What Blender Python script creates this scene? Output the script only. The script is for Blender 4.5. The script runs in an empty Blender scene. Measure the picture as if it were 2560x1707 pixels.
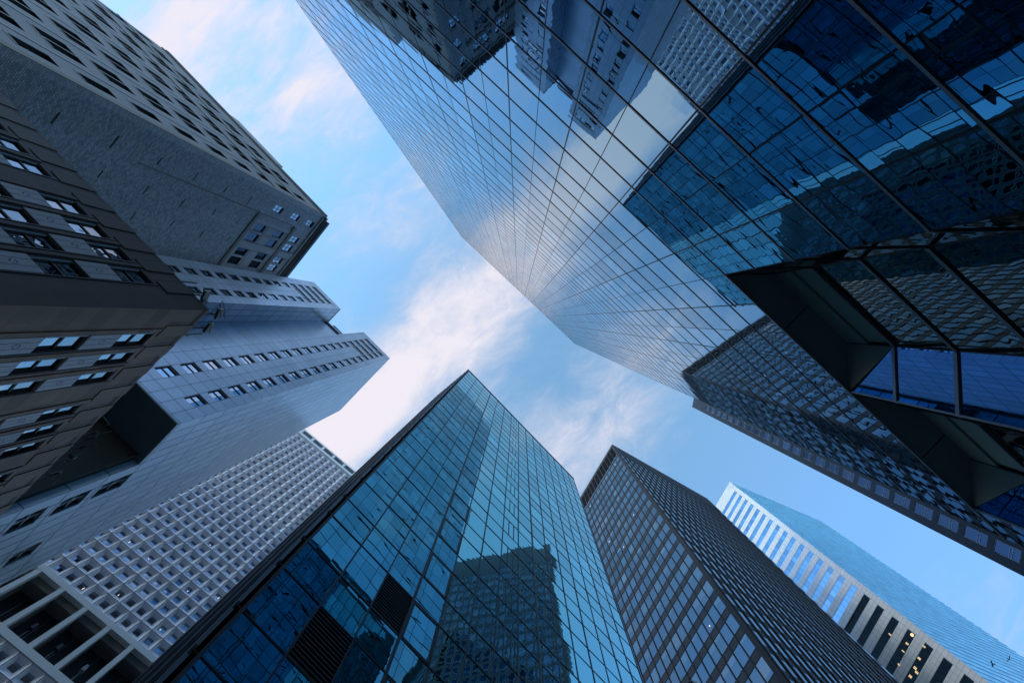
import bpy, bmesh, math, random
from mathutils import Vector
random.seed(7)
C = bpy.data.collections.new('city'); bpy.context.scene.collection.children.link(C)
SC = bpy.context.scene
# ---------------------------------------------------------------- camera, sky, sun, exposure
FPX = 1000.0            # focal length in photo pixels (2560 wide)
K = FPX / 1422.0        # heights below are written for a 1422 px lens
EYE = 1.6
cam = bpy.data.cameras.new('camera'); co = bpy.data.objects.new('camera', cam); SC.collection.objects.link(co)
co.location = (0, 0, EYE); co.rotation_euler = (math.pi, 0, 0)
cam.sensor_width = 36; cam.lens = FPX / 2560 * 36
cam.shift_x = -17 / 2560; cam.shift_y = -57.5 / 2560
cam.clip_start = 0.1; cam.clip_end = 6000
SC.camera = co
SUN_EL, SUN_AZ = math.radians(16), math.atan2(-0.51, -0.86)
w = bpy.data.worlds.new('World'); SC.world = w; w.use_nodes = True
nt = w.node_tree; N = nt.nodes; L = nt.links
for n in list(N): N.remove(n)
def nd(t, **kw):
    n = N.new(t)
    for k, v in kw.items(): setattr(n, k, v)
    return n
def mth(op, a, b=None, c=None, clamp=False):
    n = nd('ShaderNodeMath', operation=op); n.use_clamp = clamp
    for i, v in enumerate((a, b, c)):
        if v is None: continue
        if isinstance(v, (int, float)): n.inputs[i].default_value = v
        else: L.new(v, n.inputs[i])
    return n.outputs[0]
out = nd('ShaderNodeOutputWorld'); bg = nd('ShaderNodeBackground'); bg.inputs['Strength'].default_value = 0.15
L.new(bg.outputs[0], out.inputs[0])
sky = nd('ShaderNodeTexSky', sky_type='NISHITA'); sky.sun_disc = False
sky.sun_elevation = SUN_EL; sky.sun_rotation = math.pi / 2 - SUN_AZ
sky.air_density = 1.0; sky.dust_density = 0.15; sky.ozone_density = 1.2
tc = nd('ShaderNodeTexCoord'); sx = nd('ShaderNodeSeparateXYZ'); L.new(tc.outputs['Generated'], sx.inputs[0])
zz = mth('MAXIMUM', sx.outputs[2], 0.12)
X = mth('DIVIDE', sx.outputs[0], zz); Y = mth('DIVIDE', sx.outputs[1], zz)      # a flat cloud layer high overhead
ca, sa = 0.77, -0.64
A_ = mth('ADD', mth('MULTIPLY', X, ca), mth('MULTIPLY', Y, sa))                 # along the cloud streets
B_ = mth('ADD', mth('MULTIPLY', X, -sa), mth('MULTIPLY', Y, ca))                # across
cv = nd('ShaderNodeCombineXYZ'); L.new(mth('MULTIPLY', A_, 0.55), cv.inputs[0]); L.new(B_, cv.inputs[1])
def noise(vec, scale, det, rough, dist, lac=2.0):
    n = nd('ShaderNodeTexNoise'); L.new(vec, n.inputs['Vector'])
    n.inputs['Scale'].default_value = scale; n.inputs['Detail'].default_value = det
    n.inputs['Roughness'].default_value = rough; n.inputs['Distortion'].default_value = dist
    n.inputs['Lacunarity'].default_value = lac
    return n.outputs[0]
wz = nd('ShaderNodeTexNoise'); L.new(cv.outputs[0], wz.inputs['Vector']); wz.inputs['Scale'].default_value = 4; wz.inputs['Detail'].default_value = 4
wv = nd('ShaderNodeVectorMath', operation='MULTIPLY_ADD'); L.new(wz.outputs['Color'], wv.inputs[0]); wv.inputs[1].default_value = (.22, .22, 0); L.new(cv.outputs[0], wv.inputs[2])
n1 = noise(wv.outputs[0], 3.4, 8, 0.58, 0.2); n2 = noise(wv.outputs[0], 9, 10, 0.68, 0.3)
def blob(cx, cy, ra, rb, amp):
    ax = ca * cx + sa * cy; bx_ = -sa * cx + ca * cy
    da = mth('DIVIDE', mth('SUBTRACT', A_, ax), ra); db = mth('DIVIDE', mth('SUBTRACT', B_, bx_), rb)
    d2 = mth('ADD', mth('MULTIPLY', da, da), mth('MULTIPLY', db, db))
    return mth('MULTIPLY', mth('EXPONENT', mth('MULTIPLY', d2, -1.0)), amp)
dens = mth('ADD', mth('MULTIPLY', mth('SUBTRACT', n1, 0.5), 1.7), mth('MULTIPLY', mth('SUBTRACT', n2, 0.5), 1.5))
dens = mth('ADD', dens, 0.19)
for b in [(-.38, .215, .44, .11, 1.0), (-.72, .48, .3, .14, .15), (-.06, -.06, .25, .12, .42), (-.48, -.56, .3, .14, .34), (-.85, -.72, .5, .16, .62), (-.62, -.60, .3, .12, .3),
          (.30, .28, .16, .12, .40), (.12, .34, .2, .16, .32), (-.30, -.30, .3, .08, .16),
          (-.30, -.06, .22, .1, -.25), (.10, .10, .12, .09, -.30), (.75, .45, .9, .32, -.85), (-.62, -.36, .3, .12, -.12), (.25, -.6, .5, .3, .1)]:
    dens = mth('ADD', dens, blob(*b))
mr = nd('ShaderNodeMapRange', interpolation_type='SMOOTHSTEP'); L.new(dens, mr.inputs[0])
mr.inputs[1].default_value = -0.1; mr.inputs[2].default_value = 1.15
up = nd('ShaderNodeMapRange'); L.new(sx.outputs[2], up.inputs[0]); up.inputs[1].default_value = 0.02; up.inputs[2].default_value = 0.3
fac = mth('MULTIPLY', mr.outputs[0], up.outputs[0])
tint = nd('ShaderNodeMix', data_type='RGBA', blend_type='MULTIPLY'); tint.inputs[0].default_value = 1.0
L.new(sky.outputs[0], tint.inputs[6])
tg = nd('ShaderNodeValToRGB'); L.new(sx.outputs[2], tg.inputs[0]); rp = tg.color_ramp
rp.elements[0].position = .22; rp.elements[0].color = (.80, .95, 1.0, 1); rp.elements[1].position = .92; rp.elements[1].color = (.74, .92, .90, 1)
e = rp.elements.new(.52); e.color = (.38, .51, .66, 1)
e = rp.elements.new(.70); e.color = (.50, .68, .80, 1)
tsc = nd('ShaderNodeVectorMath', operation='SCALE'); L.new(tg.outputs[0], tsc.inputs[0]); tsc.inputs['Scale'].default_value = 3.6
L.new(tsc.outputs[0], tint.inputs[7])
cmix = nd('ShaderNodeMix', data_type='RGBA'); L.new(fac, cmix.inputs[0]); L.new(tint.outputs[2], cmix.inputs[6])
ccol = nd('ShaderNodeMix', data_type='RGBA'); ccol.inputs[6].default_value = (3.5, 3.95, 5.0, 1); ccol.inputs[7].default_value = (5.7, 5.45, 6.0, 1)
L.new(mr.outputs[0], ccol.inputs[0]); L.new(ccol.outputs[2], cmix.inputs[7])
L.new(cmix.outputs[2], bg.inputs[0])
sl = bpy.data.lights.new('sun', 'SUN'); sl.energy = 0.5; sl.angle = math.radians(10); sl.color = (1, .94, .86)
so = bpy.data.objects.new('sun', sl); SC.collection.objects.link(so)
sd = Vector((math.cos(SUN_AZ) * math.cos(SUN_EL), math.sin(SUN_AZ) * math.cos(SUN_EL), math.sin(SUN_EL)))
so.rotation_euler = sd.to_track_quat('Z', 'Y').to_euler(); so.location = sd * 400
SC.view_settings.view_transform = 'Standard'; SC.view_settings.look = 'None'; SC.view_settings.exposure = 0.05; SC.view_settings.gamma = 1
SC.cycles.max_bounces = 8; SC.cycles.glossy_bounces = 6; SC.cycles.diffuse_bounces = 3
try: SC.cycles.use_denoising = True
except Exception: pass

# ---------------------------------------------------------------- materials
MATS = {}
class MT:
    def __init__(s, name):
        s.m = bpy.data.materials.new(name); s.m.use_nodes = True; s.t = s.m.node_tree
        s.b = s.t.nodes['Principled BSDF']; MATS[name] = s.m
    def n(s, t, **kw):
        x = s.t.nodes.new(t)
        for k, v in kw.items(): setattr(x, k, v)
        return x
    def l(s, a, b): s.t.links.new(a, b)
def c4(c): return (c[0], c[1], c[2], 1)
def mat(name, col, rough=.5, metal=0., var=.15, vscale=.6, bump=0., bscale=8., streak=False, spec=.5, emit=None, uv=True):
    M = MT(name); b = M.b
    b.inputs['Roughness'].default_value = rough; b.inputs['Metallic'].default_value = metal
    b.inputs['Specular IOR Level'].default_value = spec
    g = M.n('ShaderNodeNewGeometry'); mp = M.n('ShaderNodeMapping'); M.l(g.outputs['Position'], mp.inputs[0])
    if streak: mp.inputs['Scale'].default_value = (1, 1, .12)
    no = M.n('ShaderNodeTexNoise'); M.l(mp.outputs[0], no.inputs[0]); no.inputs['Scale'].default_value = vscale; no.inputs['Detail'].default_value = 5
    mx = M.n('ShaderNodeMix', data_type='RGBA'); M.l(no.outputs[0], mx.inputs[0])
    mx.inputs[6].default_value = c4([x * (1 - var) for x in col]); mx.inputs[7].default_value = c4([x * (1 + var) for x in col])
    M.l(mx.outputs[2], b.inputs['Base Color'])
    M.col = mx.outputs[2]
    if bump:
        n2 = M.n('ShaderNodeTexNoise'); M.l(g.outputs['Position'], n2.inputs[0]); n2.inputs['Scale'].default_value = bscale
        bp = M.n('ShaderNodeBump'); bp.inputs['Distance'].default_value = bump; M.l(n2.outputs[0], bp.inputs['Height']); M.l(bp.outputs[0], b.inputs['Normal'])
    if emit:
        b.inputs['Emission Color'].default_value = c4(emit[:3]); b.inputs['Emission Strength'].default_value = emit[3]
    return M
def glass(name, f0, wave=.0015, wscale=.8, rough=.0, ripple=0., var=.12, per=.25):
    """coated architectural glass: a tinted mirror whose reflection whitens at grazing angles"""
    M = MT(name); b = M.b
    b.inputs['Metallic'].default_value = 1; b.inputs['Roughness'].default_value = rough
    g = M.n('ShaderNodeNewGeometry')
    ri = M.n('ShaderNodeMix', data_type='RGBA'); M.l(g.outputs['Random Per Island'], ri.inputs[0])
    ri.inputs[6].default_value = c4([x * (1 - per) for x in f0]); ri.inputs[7].default_value = c4([x * (1 + per * .4) for x in f0])
    M.l(ri.outputs[2], b.inputs['Base Color'])
    # every pane has its own bow: offset the noise by the pane's random number
    ad = M.n('ShaderNodeVectorMath', operation='MULTIPLY_ADD'); M.l(g.outputs['Random Per Island'], ad.inputs[0]); ad.inputs[1].default_value = (37, 53, 71); M.l(g.outputs['Position'], ad.inputs[2])
    no = M.n('ShaderNodeTexNoise'); M.l(ad.outputs[0], no.inputs[0]); no.inputs['Scale'].default_value = wscale; no.inputs['Detail'].default_value = 1.5
    h = no.outputs[0]
    if ripple:
        mp = M.n('ShaderNodeMapping'); M.l(ad.outputs[0], mp.inputs[0]); mp.inputs['Scale'].default_value = (.35, .35, 1.7)
        n3 = M.n('ShaderNodeTexNoise'); M.l(mp.outputs[0], n3.inputs[0]); n3.inputs['Scale'].default_value = 1.7; n3.inputs['Detail'].default_value = 0
        m = M.n('ShaderNodeMath', operation='MULTIPLY_ADD'); M.l(n3.outputs[0], m.inputs[0]); m.inputs[1].default_value = ripple; M.l(h, m.inputs[2]); h = m.outputs[0]
    bp = M.n('ShaderNodeBump'); bp.inputs['Distance'].default_value = wave; bp.inputs['Strength'].default_value = 1; M.l(h, bp.inputs['Height']); M.l(bp.outputs[0], b.inputs['Normal'])
    return M
def blocks(name, col, bw, bh, mortar, mcol, rough=.6, metal=0., var=.2, offset=.5, bump=.0, nvar=.2, streak=True, spec=.5, ns=.5):
    """coursed bricks, stone blocks or cladding panels laid out in metres along the wall"""
    M = mat(name, col, rough, metal, nvar, ns, streak=streak, spec=spec); b = M.b
    uv = M.n('ShaderNodeUVMap'); br = M.n('ShaderNodeTexBrick'); M.l(uv.outputs[0], br.inputs['Vector'])
    br.offset = offset; br.offset_frequency = 2; br.squash = 1
    br.inputs['Scale'].default_value = 1; br.inputs['Brick Width'].default_value = bw; br.inputs['Row Height'].default_value = bh
    br.inputs['Mortar Size'].default_value = mortar; br.inputs['Mortar Smooth'].default_value = .1; br.inputs['Bias'].default_value = 0
    br.inputs['Color1'].default_value = (1 - var, 1 - var, 1 - var, 1); br.inputs['Color2'].default_value = (1 + var, 1 + var, 1 + var, 1)
    br.inputs['Mortar'].default_value = c4(mcol)
    mu = M.n('ShaderNodeMix', data_type='RGBA', blend_type='MULTIPLY'); mu.inputs[0].default_value = 1; M.l(M.col, mu.inputs[6]); M.l(br.outputs[0], mu.inputs[7])
    M.l(mu.outputs[2], b.inputs['Base Color']); M.col = mu.outputs[2]
    if bump:
        bp = M.n('ShaderNodeBump'); bp.inputs['Distance'].default_value = bump; bp.invert = True; M.l(br.outputs['Fac'], bp.inputs['Height']); M.l(bp.outputs[0], b.inputs['Normal'])
    return M
glass('blue_glass', (.25, .43, .56), .0026, .55, ripple=.7)
glass('teal_glass', (.23, .57, .61), .0023, .50, ripple=.5)
glass('inner_glass', (.24, .29, .27), .0022, .6, ripple=.6)
glass('recess_blue_glass', (.12, .30, .56), .0004, .5)
glass('grey_glass', (.15, .21, .25), .0016, .5, ripple=.6, per=.35)
glass('blind_glass', (.24, .29, .31), .0016, .5, per=.3)
glass('pale_blue_glass', (.34, .55, .72), .0012, .5)
glass('small_window_glass', (.40, .50, .62), .0025, .8, ripple=.3, per=.45)
glass('dim_window_glass', (.12, .18, .25), .0025, .8, per=.6)
glass('bright_window_glass', (.58, .66, .76), .0015, .8, per=.25)
glass('granite_window_glass', (.07, .10, .15), .002, .8, per=.5)
glass('shadow_window_glass', (.09, .13, .20), .002, .8, per=.5)
glass('curtained_window_glass', (.50, .46, .45), .012, 1.6, ripple=.8, per=.6)
glass('cell_glass', (.38, .44, .52), .001, .8, per=.2)
glass('cell_glass_deep', (.27, .34, .44), .001, .8, per=.3)
glass('old_window_glass', (.55, .66, .64), .008, 1.0, ripple=.8, per=.5)
mat('mullion_metal', (.05, .055, .07), .4, .3)
mat('black_metal', (.012, .014, .02), .4, .3)
mat('light_metal', (.24, .25, .28), .35, .7)
mat('flank_metal', (.30, .66, .90), .35, .3)
mat('soffit_panel', (.20, .235, .27), .55, 0, spec=.25)
mat('soffit_band', (.22, .26, .28), .5, 0)
mat('bronze_metal', (.012, .013, .018), .5, 0, .2, spec=.3)
mat('bronze_spandrel', (.030, .033, .042), .5, .1, .3, 2., spec=.3)
mat('bronze_trim', (.045, .043, .048), .7, 0, spec=.2)
mat('louvre_black', (.005, .006, .009), .8, 0, spec=.08)
mat('core_dark', (.02, .022, .03), .8, 0)
mat('roof_gravel', (.12, .12, .12), .9, 0)
mat('white_concrete', (.68, .68, .72), .6, 0, .07, .5)
mat('cell_concrete', (.84, .81, .90), .6, 0, .10, .3)
mat('loggia_wall', (.16, .145, .155), .8, 0, .3, 1.2)
mat('loggia_grille', (.018, .020, .028), .6, 0)
mat('limestone', (.30, .315, .37), .8, 0, .18, .4, bump=.004, bscale=6, streak=True)
mat('limestone_shaded', (.19, .195, .235), .8, 0, .22, .5, bump=.004, bscale=6, streak=True)  # darker copy of limestone: the street face's shade is in the colour
mat('limestone_trim', (.16, .155, .16), .8, 0, .25, .9)
mat('cornice_blue', (.035, .05, .09), .6, 0, .2)
mat('dark_slot', (.03, .03, .032), .9, 0)
mat('pale_patch', (.26, .28, .31), .85, 0, .2, 3)
mat('carved_panel', (.30, .33, .43), .7, 0, .12, 2., bump=.01, bscale=5)
mat('carved_line', (.04, .045, .07), .8, 0)
mat('dark_frame_reveal_shade', (.02, .021, .025), .5, 0)  # dark frames, and wall reveals whose shade is put into the colour
mat('window_frame_blue', (.16, .24, .33), .5, 0)
mat('window_frame_pale', (.34, .37, .42), .6, 0)
mat('frame_white', (.42, .45, .5), .5, 0)
mat('antenna_grey', (.20, .215, .24), .5, 0)
mat('antenna_dark', (.03, .032, .038), .6, 0)
mat('asphalt', (.05, .05, .052), .9, 0, .2, 2)
mat('pavement', (.22, .22, .21), .9, 0, .15, 1)
mat('bird_dark', (.03, .03, .035), .8, 0)
mat('lamp_warm', (.8, .7, .5), .5, 0, emit=(1, .56, .22, 1.2))
mat('lamp_glass', (.8, .7, .6), .5, 0, emit=(1, .8, .6, 1.2))
mat('lamp_white', (.8, .8, .8), .5, 0, emit=(1, .9, .8, 1.5))
blocks('pale_brick', (.36, .39, .46), .42, .17, .02, (.5, .5, .52), .8, var=.2, bump=.01, nvar=.1)
blocks('grey_brick', (.30, .335, .40), .42, .17, .022, (.40, .42, .45), .8, var=.32, bump=.01, nvar=.22, ns=.35)
blocks('brown_stone_shaded', (.040, .028, .031), 1.7, .62, .006, (.4, .4, .4), .7, var=.22, offset=.5, nvar=.25, bump=.004, ns=1.0)  # same stone on both faces; this face's shade is put into the colour
blocks('brown_stone_lit', (.150, .100, .088), 1.7, .62, .006, (.5, .5, .5), .7, var=.25, offset=.5, nvar=.35, bump=.004, ns=1.1)  # lit copy of that stone, the brighter face put into the colour
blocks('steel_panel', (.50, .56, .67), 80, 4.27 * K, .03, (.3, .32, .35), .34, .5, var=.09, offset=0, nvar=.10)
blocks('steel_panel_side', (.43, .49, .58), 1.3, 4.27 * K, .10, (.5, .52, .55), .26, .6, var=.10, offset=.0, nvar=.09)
blocks('base_panel_lit', (.62, .70, .90), 4.2, 4.27 * K, .05, (.25, .26, .3), .5, 0, var=.04, offset=0, nvar=.05)  # paler and bluer than the cladding above: blue light put into the colour
blocks('white_panel', (.66, .67, .70), 1.45, 1.10, .03, (.4, .42, .45), .3, .25, var=.05, offset=0, nvar=.04)
blocks('dark_granite', (.014, .026, .050), 2.35, 5.5 * K, .03, (.5, .5, .5), .6, 0, var=.1, offset=0, nvar=.1)
blocks('blue_bands', (.20, .58, .88), 1.5, 6.12 * K / 2, .10, (1.6, 1.3, 1.15), .3, .35, var=.22, offset=0, nvar=.1)

# ---------------------------------------------------------------- mesh helpers
AX = math.radians(43.3)
Uv = (math.cos(AX), math.sin(AX)); Nv = (math.sin(AX), -math.cos(AX))
def ur(u, r): return (u * Uv[0] + r * Nv[0], u * Uv[1] + r * Nv[1])
def zh(h): return EYE + h * K
def hz(z): return (z - EYE) / K
HG = -EYE / K            # height value of the ground
def px(x, y, h):         # photo direction -> place at height h (survey helper)
    return ((x - 1297) * h / 1422, (y - 796) * h / 1422)
class MB:
    def __init__(s, *mats): s.v = []; s.f = []; s.mi = []; s.uv = []; s.mats = mats
    def quad(s, p, mi=0, uv=None):
        i = len(s.v); s.v += [tuple(q) for q in p]; s.f.append(tuple(range(i, i + len(p)))); s.mi.append(mi)
        s.uv.append(uv or [(0, 0)] * len(p))
    def solid(s, b, t, mi=0, uvs=None):
        """closed prism from bottom ring b to top ring t (lists of 3-D points)"""
        n = len(b); i = len(s.v); s.v += [tuple(q) for q in b] + [tuple(q) for q in t]
        s.f.append(tuple(range(i + n - 1, i - 1, -1))); s.f.append(tuple(range(i + n, i + 2 * n))); s.mi += [mi, mi]; s.uv += [[(q[0], q[1]) for q in b]] * 2
        acc = 0
        for k in range(n):
            j = (k + 1) % n; s.f.append((i + k, i + j, i + n + j, i + n + k)); s.mi.append(mi)
            L_ = math.dist(b[k][:2], b[j][:2]); s.uv.append([(acc, b[k][2]), (acc + L_, b[j][2]), (acc + L_, t[j][2]), (acc, t[k][2])]); acc += L_
    def prism(s, poly, h0, h1, mi=0): s.solid([(x, y, zh(h0)) for x, y in poly], [(x, y, zh(h1)) for x, y in poly], mi)
    def beam(s, a, b, r, mi=0, n=6):
        a = Vector(a); b = Vector(b); d = (b - a).normalized(); q = d.orthogonal().normalized(); e = d.cross(q)
        ring = lambda c: [tuple(c + (q * math.cos(2 * math.pi * k / n) + e * math.sin(2 * math.pi * k / n)) * r) for k in range(n)]
        s.solid(ring(a), ring(b), mi)
    def build(s, name, parent=None, fix=False, smooth=False):
        me = bpy.data.meshes.new(name); me.from_pydata(s.v, [], s.f)
        for m in s.mats: me.materials.append(MATS[m])
        me.polygons.foreach_set('material_index', s.mi)
        ul = me.uv_layers.new(name='UVMap'); flat = [c for f in s.uv for p in f for c in p]; ul.data.foreach_set('uv', flat)
        if fix:
            bm = bmesh.new(); bm.from_mesh(me); bmesh.ops.recalc_face_normals(bm, faces=bm.faces); bm.to_mesh(me); bm.free()
        me.update(); o = bpy.data.objects.new(name, me); C.objects.link(o)
        if parent: o.parent = parent; o.matrix_parent_inverse = parent.matrix_world.inverted()
        return o
class Face:
    """a vertical wall plane: s metres along it from A, h height value, o metres out towards the street"""
    def __init__(s, A, B, out=None):
        s.A = A; s.B = B; dx, dy = B[0] - A[0], B[1] - A[1]; s.W = math.hypot(dx, dy); s.d = (dx / s.W, dy / s.W)
        n = (s.d[1], -s.d[0]); D = A[0] * n[0] + A[1] * n[1]
        sg = -1 if D > 0 else 1
        if out: sg = 1 if n[0] * out[0] + n[1] * out[1] > 0 else -1
        s.n = (n[0] * sg, n[1] * sg); s.ccw = (s.d[0] * s.n[1] - s.d[1] * s.n[0]) < 0
    def xy(s, a, o=0): return (s.A[0] + s.d[0] * a + s.n[0] * o, s.A[1] + s.d[1] * a + s.n[1] * o)
    def p(s, a, h, o=0): x, y = s.xy(a, o); return (x, y, zh(h))
    def rect(s, mb, s0, s1, h0, h1, o=0, mi=0):
        P = [s.p(s0, h0, o), s.p(s1, h0, o), s.p(s1, h1, o), s.p(s0, h1, o)]; uv = [(s0, zh(h0)), (s1, zh(h0)), (s1, zh(h1)), (s0, zh(h1))]
        if not s.ccw: P.reverse(); uv.reverse()
        mb.quad(P, mi, uv)
    def box(s, mb, s0, s1, h0, h1, o0, o1, mi=0):
        b = [s.p(s0, h0, o0), s.p(s1, h0, o0), s.p(s1, h0, o1), s.p(s0, h0, o1)]
        t = [s.p(s0, h1, o0), s.p(s1, h1, o0), s.p(s1, h1, o1), s.p(s0, h1, o1)]
        if s.ccw: b.reverse(); t.reverse()
        mb.solid(b, t, mi)
    def pix(s, a, h):
        x, y = s.xy(a); hh = max(h, .5); return (1297 + x / hh * 1422, 796 + y / hh * 1422)
    def area(s, q):
        s0, s1, h0, h1 = q[:4]; P = [s.pix(s0, h0), s.pix(s1, h0), s.pix(s1, h1), s.pix(s0, h1)]
        cx = sum(p[0] for p in P) / 4; cy = sum(p[1] for p in P) / 4
        a = abs(sum(P[i][0] * P[(i + 1) % 4][1] - P[(i + 1) % 4][0] * P[i][1] for i in range(4))) / 2
        if not (-30 < cx < 2590 and -30 < cy < 1737): a *= 1e-6
        if h0 < .5: a *= 1e-6
        return a
def walls(face, mb, S0, S1, H0, H1, rects, mi=0, rmi=None, depth=.35, o=0):
    """wall sheet with real openings and their reveals"""
    ss = sorted(set([S0, S1] + [v for r in rects for v in r[:2]])); hs = sorted(set([H0, H1] + [v for r in rects for v in r[2:4]]))
    ss = [v for v in ss if S0 <= v <= S1]; hs = [v for v in hs if H0 <= v <= H1]
    occ = set()
    si = {v: i for i, v in enumerate(ss)}; hi = {v: i for i, v in enumerate(hs)}
    for r in rects:
        for i in range(si[r[0]], si[r[1]]):
            for j in range(hi[r[2]], hi[r[3]]): occ.add((i, j))
    for i in range(len(ss) - 1):
        j = 0
        while j < len(hs) - 1:
            if (i, j) in occ: j += 1; continue
            k = j
            while k < len(hs) - 1 and (i, k) not in occ: k += 1
            face.rect(mb, ss[i], ss[i + 1], hs[j], hs[k], o, mi); j = k
    rm = mi if rmi is None else rmi
    for (a, b, c, d) in [r[:4] for r in rects]:
        q = lambda P: mb.quad(P if face.ccw else P[::-1], rm, [(0, 0), (1, 0), (1, 1), (0, 1)])
        q([face.p(a, c, o), face.p(a, c, o - depth), face.p(a, d, o - depth), face.p(a, d, o)][::-1])
        q([face.p(b, c, o), face.p(b, c, o - depth), face.p(b, d, o - depth), face.p(b, d, o)])
        q([face.p(a, c, o), face.p(b, c, o), face.p(b, c, o - depth), face.p(a, c, o - depth)][::-1])
        q([face.p(a, d, o), face.p(b, d, o), face.p(b, d, o - depth), face.p(a, d, o - depth)])
def parts(name, items, maker, mats, parent, cap=100, rest='windows'):
    """the cap largest as parts of their own, whatever is left over as one stuff part"""
    items = sorted(items, key=lambda it: -it[0].area(it[1]))
    for it in items[:cap]:
        m = MB(*mats); maker(m, *it)
        nf = [i for i, q in enumerate(m.mi) if 'glass' not in mats[q]]
        if not nf: m.build(name, parent); continue
        def sub(keep):
            z = MB(*mats)
            for i in keep:
                z.f.append(tuple(range(len(z.v), len(z.v) + len(m.f[i])))); z.v += [m.v[q] for q in m.f[i]]; z.mi.append(m.mi[i]); z.uv.append(m.uv[i])
            return z
        o = sub([i for i in range(len(m.f)) if i not in set(nf)]).build(name, parent); sub(nf).build('window_frame', o)
    if items[cap:]:
        m = MB(*mats)
        for it in items[cap:]: maker(m, *it)
        o = m.build(name, parent); o['kind'] = 'stuff'
def thing(name, label, cat, loc, group=None):
    o = bpy.data.objects.new(name, None); C.objects.link(o); o.location = loc; o['label'] = label; o['category'] = cat
    o.empty_display_size = 1
    if group: o['group'] = group
    bpy.context.view_layer.update(); return o
def tag(o, label, cat, group=None):
    o['label'] = label; o['category'] = cat
    if group: o['group'] = group
    return o
def warp(face, mb, s0, s1, h0, h1, o, mi, amp):
    """a pane set with a slight tilt of its own"""
    ts = random.uniform(-amp, amp); th = random.uniform(-amp, amp)
    P = [face.p(s0, h0, o - ts - th), face.p(s1, h0, o + ts - th), face.p(s1, h1, o + ts + th), face.p(s0, h1, o - ts + th)]
    uv = [(s0, zh(h0)), (s1, zh(h0)), (s1, zh(h1)), (s0, zh(h1))]
    if not face.ccw: P.reverse(); uv.reverse()
    mb.quad(P, mi, uv)

# ---------------------------------------------------------------- ground
g = MB('asphalt'); g.quad([(-3000, -3000, 0), (3000, -3000, 0), (3000, 3000, 0), (-3000, 3000, 0)]); o = g.build('ground'); o['kind'] = 'structure'
g = MB('pavement')
for (r0, r1) in ((2.5, 8.2), (-14.0, -9.0)):
    pl = [ur(-120, r0), ur(120, r0), ur(120, r1), ur(-120, r1)]
    g.solid([(x, y, .004) for x, y in pl], [(x, y, .14) for x, y in pl])
o = g.build('pavement', fix=True); o['kind'] = 'structure'

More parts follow.
